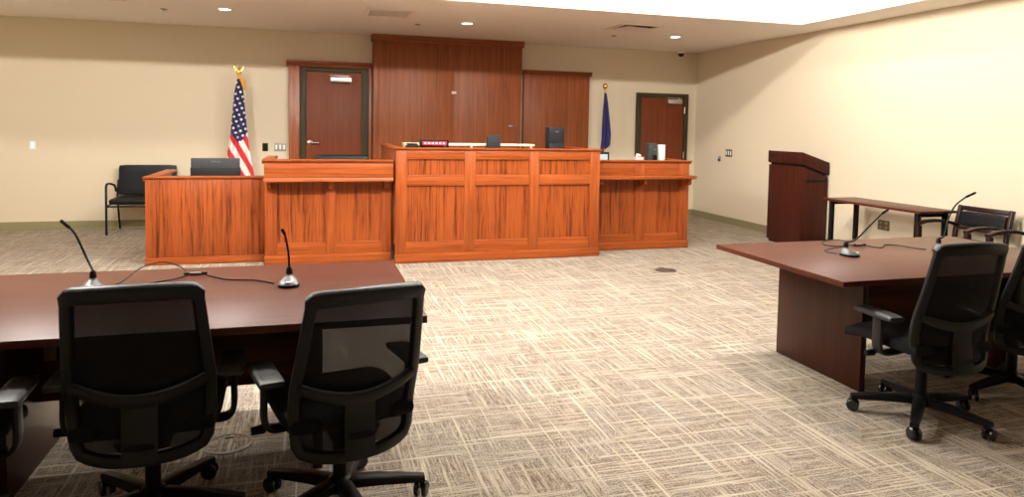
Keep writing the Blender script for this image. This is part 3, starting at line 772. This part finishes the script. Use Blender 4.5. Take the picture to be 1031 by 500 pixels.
# ------------------------------------------------------------------ microphones and cables
def mic(label, x, y, rz, pts, tip):
    t = thing('gooseneck_microphone', label, 'microphone', (x, y, .741), rz, 'table microphones')
    rings = []
    for s, z in ((.96, 0), (1.0, .006), (.97, .012)):
        rings.append([(s * .050 * math.cos(2 * PI * k / 24) * (1 - .18 * math.sin(2 * PI * k / 24)), s * .062 * math.sin(2 * PI * k / 24), z) for k in range(24)])
    MB().loft(rings).build('base', 'black', t)
    rings = []
    for s, z, dy in ((.96, .0125, 0), (.90, .020, .002), (.70, .030, .008), (.48, .040, .016), (.33, .047, .022), (.2, .050, .024)):
        rings.append([(s * .050 * math.cos(2 * PI * k / 24) * (1 - .18 * math.sin(2 * PI * k / 24)), dy + s * .062 * math.sin(2 * PI * k / 24), z) for k in range(24)])
    MB().loft(rings).build('cover', 'silver', t)
    MB().lathe([(0, .0535), (.016, .0535), (.014, .075), (.009, .085), (0, .085)], (0, .024, 0), 16).build('socket', 'black', t)
    MB().obox((0, -.047, .0265), (.020, .010, .004), (.45, 0, 0), .001).build('button', 'white', t)
    R = Matrix.Rotation(-rz, 3, 'Z')
    P = [Vector((0, .024, .0855))] + [R @ (Vector(p) - Vector((x, y, .741))) for p in pts]
    # smooth the stem
    out = []
    for i in range(len(P) - 1):
        p0 = P[max(i - 1, 0)]; p1 = P[i]; p2 = P[i + 1]; p3 = P[min(i + 2, len(P) - 1)]
        for k in range(6):
            s = k / 6
            out.append(.5 * ((2 * p1) + (p2 - p0) * s + (2 * p0 - 5 * p1 + 4 * p2 - p3) * s * s + (3 * p1 - p0 - 3 * p2 + p3) * s ** 3))
    out.append(P[-1])
    MB().tube(out, .0052, 8).build('gooseneck', 'black', t)
    R2 = R @ (Vector(tip) - Vector((x, y, .741)))
    d = (R2 - P[-1]).normalized()
    MB().tube([P[-1] + d * .001, P[-1] + d * .006, R2 - d * .006, R2], [.006, .008, .008, .005], 12).build('capsule', 'black', t)
    return t
mic('left gooseneck microphone on left table, behind the first mesh chair', -.945, 3.54, .1, [(-.985, 3.61, .88), (-1.022, 3.605, .98), (-1.045, 3.60, 1.02)], (-1.085, 3.60, 1.058))
mic('right gooseneck microphone on left table, near its right end', -.085, 3.45, -.05, [(-.088, 3.47, .90), (-.103, 3.465, .985)], (-.118, 3.46, 1.015))
mic('left gooseneck microphone on right table, leaning to the right', 3.31, 3.565, .55, [(3.36, 3.575, .84), (3.47, 3.57, .935), (3.555, 3.57, 1.005)], (3.61, 3.575, 1.03))
mic('right gooseneck microphone on right table, partly behind mesh chair', 4.06, 3.575, -.3, [(4.10, 3.59, .84), (4.15, 3.61, .94), (4.20, 3.605, 1.04), (4.285, 3.60, 1.10)], (4.37, 3.60, 1.13))

def catmull(P, n=8):
    P = [Vector(p) for p in P]; out = []
    for i in range(len(P) - 1):
        p0 = P[max(i - 1, 0)]; p1 = P[i]; p2 = P[i + 1]; p3 = P[min(i + 2, len(P) - 1)]
        for k in range(n):
            s = k / n
            out.append(.5 * ((2 * p1) + (p2 - p0) * s + (2 * p0 - 5 * p1 + 4 * p2 - p3) * s * s + (3 * p1 - p0 - 3 * p2 + p3) * s ** 3))
    out.append(P[-1]); return out
def cable(label, P, mat='black', r=.0032):
    z = .740 + r + .0005
    pts = catmull([(p[0], p[1], z + (p[2] if len(p) > 2 else 0)) for p in P])
    return tag(MB().tube(pts, r, 6).build('cable', mat), label, 'cable')
cable('cable arching from the connector to the left microphone', [(-.585, 3.80), (-.63, 3.88, .025), (-.72, 3.90, .05), (-.80, 3.80, .04), (-.845, 3.65, .01), (-.88, 3.615)], 'gray_dark')
cable('cable lying flat from connector to left microphone', [(-.585, 3.775), (-.63, 3.70), (-.72, 3.63), (-.80, 3.585), (-.875, 3.58)], 'black')
cable('cable from connector to the right microphone of left table', [(-.50, 3.78), (-.44, 3.70), (-.37, 3.63), (-.25, 3.595), (-.155, 3.50)], 'black')
def hub(label, x, y):
    t = thing('cable_connector', label, 'connector', (x, y, .741))
    MB().box(-.028, .028, -.014, .014, 0, .014, .003).build('body', 'silver', t)
    for s in (-1, 1):
        MB().tube([(s * .0285, 0, .008), (s * .055, 0, .008)], [.008, .006], 10).build('plug', 'black', t)
hub('small cable connector lying on the left table', -.545, 3.79)
hub('small cable connector lying on the right table', 3.665, 3.865)
cable('cable looping behind the left microphone of right table', [(3.61, 3.865), (3.66, 3.98, .004), (3.68, 4.07, .006), (3.60, 4.085, .004), (3.50, 4.03), (3.44, 3.93), (3.50, 3.87), (3.56, 3.88)], 'gray_dark')
cable('cable from connector around to left microphone of right table', [(3.605, 3.85, .012), (3.50, 3.79, .012), (3.38, 3.775, .008), (3.29, 3.76), (3.255, 3.70), (3.275, 3.63)], 'gray_mid')
cable('cable from connector to right microphone of right table', [(3.722, 3.865), (3.735, 3.78), (3.79, 3.78), (3.87, 3.85), (3.955, 3.83), (3.985, 3.70), (4.015, 3.645)], 'gray_dark')

# ------------------------------------------------------------------ mesh office chair
def office_chair(label, loc, rz, star):
    t = thing('mesh_office_chair', label, 'office chair', loc, rz, 'mesh back office chairs')
    # star base
    b = MB(); b.lathe([(0, .075), (.045, .075), (.05, .09), (.045, .125), (.032, .135), (0, .135)], (0, 0, 0), 20)
    b.build('base_hub', 'black', t)
    R = .325
    for k in range(5):
        a = star + 2 * PI * k / 5; c, s = math.cos(a), math.sin(a)
        def P(r, w, z): return (r * c - w * s, r * s + w * c, z)
        g = MB()
        rings = []
        for r, w, z0, z1 in ((.046, .030, .085, .125), (.15, .028, .082, .118), (.25, .024, .074, .105), (R + .012, .02, .068, .092)):
            rings.append([P(r, -w, z0), P(r, w, z0), P(r, w, z1 - .006), P(r, w * .7, z1), P(r, -w * .7, z1), P(r, -w, z1 - .006)])
        g.loft(rings)
        leg = g.build('base_arm', 'black', t)
        ca = a + 1.1 + k * .9; cc, cs_ = math.cos(ca), math.sin(ca)
        cx, cy = R * c, R * s
        w = MB()
        for side in (-1, 1):
            rings = []
            for (rr, off) in ((.012, .007), (.029, .008), (.032, .013), (.032, .021), (.027, .026), (.010, .027)):
                rings.append([(cx - cs_ * side * off + cc * rr * math.cos(2 * PI * q / 20), cy + cc * side * off + cs_ * rr * math.cos(2 * PI * q / 20), .0335 + rr * math.sin(2 * PI * q / 20)) for q in range(20)])
            w.loft(rings)
        w.tube([(cx, cy, .034), (cx, cy, .0675)], .006, 8)
        w.build('caster', 'black_gloss', leg)
    MB().tube([(0, 0, .1355), (0, 0, .26)], .028, 16).tube([(0, 0, .26), (0, 0, .352)], .016, 12).build('gas_lift', 'black', t)
    m = MB().hexa([(-.08, -.19, .355), (.08, -.19, .355), (.07, .12, .355), (-.07, .12, .355), (-.10, -.20, .398), (.10, -.20, .398), (.09, .14, .398), (-.09, .14, .398)], .008)
    m.build('tilt_mechanism', 'black', t)
    lv = MB().tube([(-.08, .02, .375), (-.20, .03, .372), (-.27, .03, .368)], [.008, .008, .008], 10)
    lv.tube([(-.27, .03, .368), (-.285, .03, .367), (-.33, .03, .365)], [.010, .018, .015], 12)
    lv.build('lever', 'black', t)
    # seat
    s = MB()
    s.pad((0, .055, .437), (.50, .52, .075), .036, .012)
    for v in s.bm.verts:
        f = max(0, (v.co.y - .13) / .15)
        v.co.z -= .045 * f * f * .6
        v.co.x *= 1 - .05 * max(0, -(v.co.y + .05) / .2)
    s.build('seat', 'fabric', t)
    # armrests
    for sd in (-1, 1):
        a = MB()
        pts = [(sd * .11, .0, .385), (sd * .22, .0, .372), (sd * .27, .0, .380), (sd * .288, .0, .42), (sd * .288, .0, .50), (sd * .288, .0, .565)]
        a.ribbon(catmull(pts, 4), [(0, 1, 0)] * (len(pts) * 4 - 3), .012, .032, 10)
        arm = a.build('armrest', 'chairframe', t)
        MB().pad((sd * .281, .01, .581), (.094, .265, .030), .014, .003).build('arm_pad', 'armpad', arm)
    # backrest surface: u -1..1 across, v 0..1 upward
    def hw(v): return .204 + .016 * math.sin(min(1, v / .45) * PI / 2) - .028 * max(0, (v - .45) / .55) ** 1.0
    def B(u, v, off=0.0):
        z = .315 + .625 * v
        y = -.232 + .012 * math.exp(-((v - .36) / .2) ** 2) - .125 * max(0, v - .25) / .75 - .02 * max(0, v - .35) ** 2
        y += .060 * (u * u) * (1 - .35 * v)
        return Vector((u * hw(v), y - off, z))
    def Nn(u, v):
        du = B(min(u + .01, 1.2), v) - B(u - .01, v); dv = B(u, v + .01) - B(u, v - .01)
        return dv.cross(du).normalized() if dv.cross(du).y < 0 else du.cross(dv).normalized()
    loop = []
    n = 16
    for i in range(n + 1):                       # up the right side
        loop.append((1.0, .085 + (.93 - .085) * i / n))
    for k in (.3, .6): loop.append((1 - .10 * k * k * 2, .93 + .06 * (1 - (1 - k) ** 2)))
    for i in range(n + 1): loop.append((.86 - 1.72 * i / n, .985 + .012 * (1 - (1 - 2 * i / n) ** 2) - .004))
    for k in (.6, .3): loop.append((-(1 - .10 * k * k * 2), .93 + .06 * (1 - (1 - k) ** 2)))
    for i in range(n + 1): loop.append((-1.0, .93 - (.93 - .085) * i / n))
    for i in range(n + 1):
        u = -.93 + 1.86 * i / n
        loop.append((u, .004 + .045 * abs(u) ** 4))
    pts = [B(u, v) for u, v in loop]; nr = [Nn(u, v) for u, v in loop]
    wid = [(.030 if v > .95 else .020 + .003 * (1 - v)) for u, v in loop]
    dep = [(.020 if v > .95 else .017) for u, v in loop]
    MB().ribbon(pts, nr, wid, dep, 12, closed=True).build('back_frame', 'chairframe', t)
    MB().slab(lambda a, b: B((a * 2 - 1) * .97, .05 + .92 * b), 24, 24, .003).build('back_mesh', 'mesh', t)
    us = [-.97 + 1.94 * i / 24 for i in range(25)]
    MB().ribbon([B(u, .35 + .095 * abs(u) ** 1.8, .016) for u in us], [Nn(u, .36) for u in us], [.020 + .006 * (1 - abs(u)) for u in us], .014, 12).build('lumbar_band', 'chairframe', t)
    MB().slab(lambda a, b: B((a * 2 - 1) * (.27 - .02 * b), .0 + .36 * b, .018), 10, 10, .018).build('spine_plate', 'chairframe', t)
    br = MB().ribbon([(0, -.20, .375), (0, -.245, .372), (0, -.268, .40)], [(0, 0, 1), (0, -.3, 1), (0, -1, .3)], .05, .012, 10)
    br.build('back_bracket', 'black', t)
    return t
ch = office_chair('mesh office chair at left table, right one of the two full chairs', (.125, 2.745, 0), math.radians(14), math.radians(-14))
dup(ch, (-.562, 2.835, 0), math.radians(2), 'mesh office chair at left table, left one of the two full chairs', None, .01)
dup(ch, (-1.245, 2.69, 0), math.radians(4), 'mesh office chair cut off by the left photo edge, only its arm showing')
dup(ch, (3.15, 2.85, 0), math.radians(-3), 'mesh office chair fully in view at right table', 6, 6)
dup(ch, (3.99, 3.0, 0), math.radians(-16), 'mesh office chair cut off by the right photo edge')

# ------------------------------------------------------------------ wooden guest chairs along the right wall
def wood_chair(label, loc, rz):
    t = thing('wooden_guest_chair', label, 'chair', loc, rz, 'wooden armchairs along the right wall')
    W = .272
    for sd in (-1, 1):
        x = sd * W
        m = MB()                                        # front leg rising into the arm
        m.hexa([(x - .018, .20, 0), (x + .018, .20, 0), (x + .018, .235, 0), (x - .018, .235, 0), (x - .02, .215, .60), (x + .02, .215, .60), (x + .02, .27, .60), (x - .02, .27, .60)], .004)
        m.build('front_leg', 'dark_wood', t)
        m = MB()
        P = [(x, -.29, 0), (x, -.255, .25), (x, -.235, .44), (x, -.26, .60), (x, -.305, .80)]
        m.ribbon(catmull(P, 4), [(1, 0, 0)] * 17, [.024] * 17, .018, 12, power=.4)
        m.build('back_post', 'dark_wood', t)
        A = [(x, .272, .612), (x, .16, .640), (x, .0, .645), (x, -.14, .628), (x, -.245, .60)]
        m = MB(); m.ribbon(catmull(A, 4), [(1, 0, 0)] * 17, .016, .026, 12, power=.5)
        m.build('armrest', 'dark_wood', t)
        MB().box(x - .012, x + .012, -.225, .198, .36, .41, .003).build('side_rail', 'dark_wood', t)
    MB().box(-W + .02, W - .02, .205, .23, .36, .41, .003).build('front_rail', 'dark_wood', t)
    MB().box(-W + .02, W - .02, -.25, -.225, .36, .41, .003).build('rear_rail', 'dark_wood', t)
    MB().pad((0, .0, .447), (.50, .44, .07), .033, .015).build('seat', 'leather', t)
    rt = Matrix.Rotation(math.radians(12.5), 3, 'X')
    MB().obox((0, -.297, .775), (2 * W - .038, .03, .05), (math.radians(12), 0, 0), .005).build('top_rail', 'dark_wood', t)
    MB().obox((0, -.252, .575), (2 * W - .038, .028, .035), (math.radians(10), 0, 0), .005).build('lower_rail', 'dark_wood', t)
    MB().pad((0, -.268, .672), (2 * W - .05, .05, .155), .022, 0, rot=rt).build('back_pad', 'leather', t)
    return t
wc = wood_chair('wooden armchair with black pads between side table and second armchair', (6.17, 5.212, 0), PI / 2)
dup(wc, (6.17, 4.45, 0), PI / 2, 'wooden armchair cut off by the right photo edge behind right table')

# black guest chair by the back wall
t = thing('guest_chair', 'wide black padded guest chair against back wall at left', 'chair', (-2.14, 10.46, 0), PI)
for sd in (-1, 1):
    x = sd * .40
    P = [(x, .28, 0), (x, .275, .35), (x, .27, .60), (x, .255, .655), (x, .20, .675), (x, .02, .66), (x, -.16, .62), (x, -.225, .54)]
    MB().tube(catmull(P, 5), .0145, 10).build('front_leg', 'black', t)
    P = [(x - sd * .02, -.33, 0), (x - sd * .02, -.25, .28), (x - sd * .02, -.215, .45), (x - sd * .03, -.24, .70)]
    MB().tube(catmull(P, 5), .0135, 10).build('rear_leg', 'black', t)
    MB().tube([(x, .272, .385), (x, -.20, .385)], .011, 8).build('side_rail', 'black', t)
MB().tube([(-.40, .24, .375), (.40, .24, .375)], .011, 8).build('cross_rail', 'black', t)
MB().pad((0, .03, .44), (.76, .52, .085), .04, .02).build('seat', 'leather', t)
rt = Matrix.Rotation(math.radians(8), 3, 'X')
MB().pad((0, -.235, .695), (.735, .06, .42), .028, 0, rot=rt).build('backrest', 'leather', t)

# ------------------------------------------------------------------ camera, world, view
cam = bpy.data.cameras.new('camera'); co = bpy.data.objects.new('camera', cam); COL.objects.link(co)
cam.sensor_fit = 'HORIZONTAL'; cam.sensor_width = 36.0; cam.lens = 36.0 * 695.17 / 1031.0
cam.shift_y = -(250.0 - 166.89) / 1031.0
yaw, pitch, roll = .288548, .0559866, .0175967
cyw, syw, cp, sp_ = math.cos(yaw), math.sin(yaw), math.cos(pitch), math.sin(pitch)
fwd = Vector((syw * cp, cyw * cp, -sp_)); right = Vector((cyw, -syw, 0)); up = right.cross(fwd)
r2 = math.cos(roll) * right + math.sin(roll) * up; u2 = -math.sin(roll) * right + math.cos(roll) * up
mw = Matrix(((r2.x, u2.x, -fwd.x, 0), (r2.y, u2.y, -fwd.y, 0), (r2.z, u2.z, -fwd.z, 1.52), (0, 0, 0, 1)))
co.matrix_world = mw
cam.clip_start = .05
S.camera = co
w = bpy.data.worlds.new('world'); S.world = w; w.use_nodes = True
w.node_tree.nodes['Background'].inputs[0].default_value = (1, .95, .88, 1)
w.node_tree.nodes['Background'].inputs[1].default_value = 0.0
S.view_settings.view_transform = 'Standard'; S.view_settings.look = 'None'
S.view_settings.gamma = 1.0; S.view_settings.use_curve_mapping = False
S.view_settings.exposure = 0.0
S.cycles.max_bounces = 10; S.cycles.diffuse_bounces = 6; S.cycles.transparent_max_bounces = 12
S.cycles.use_denoising = True
S.cycles.sample_clamp_indirect = 6.0
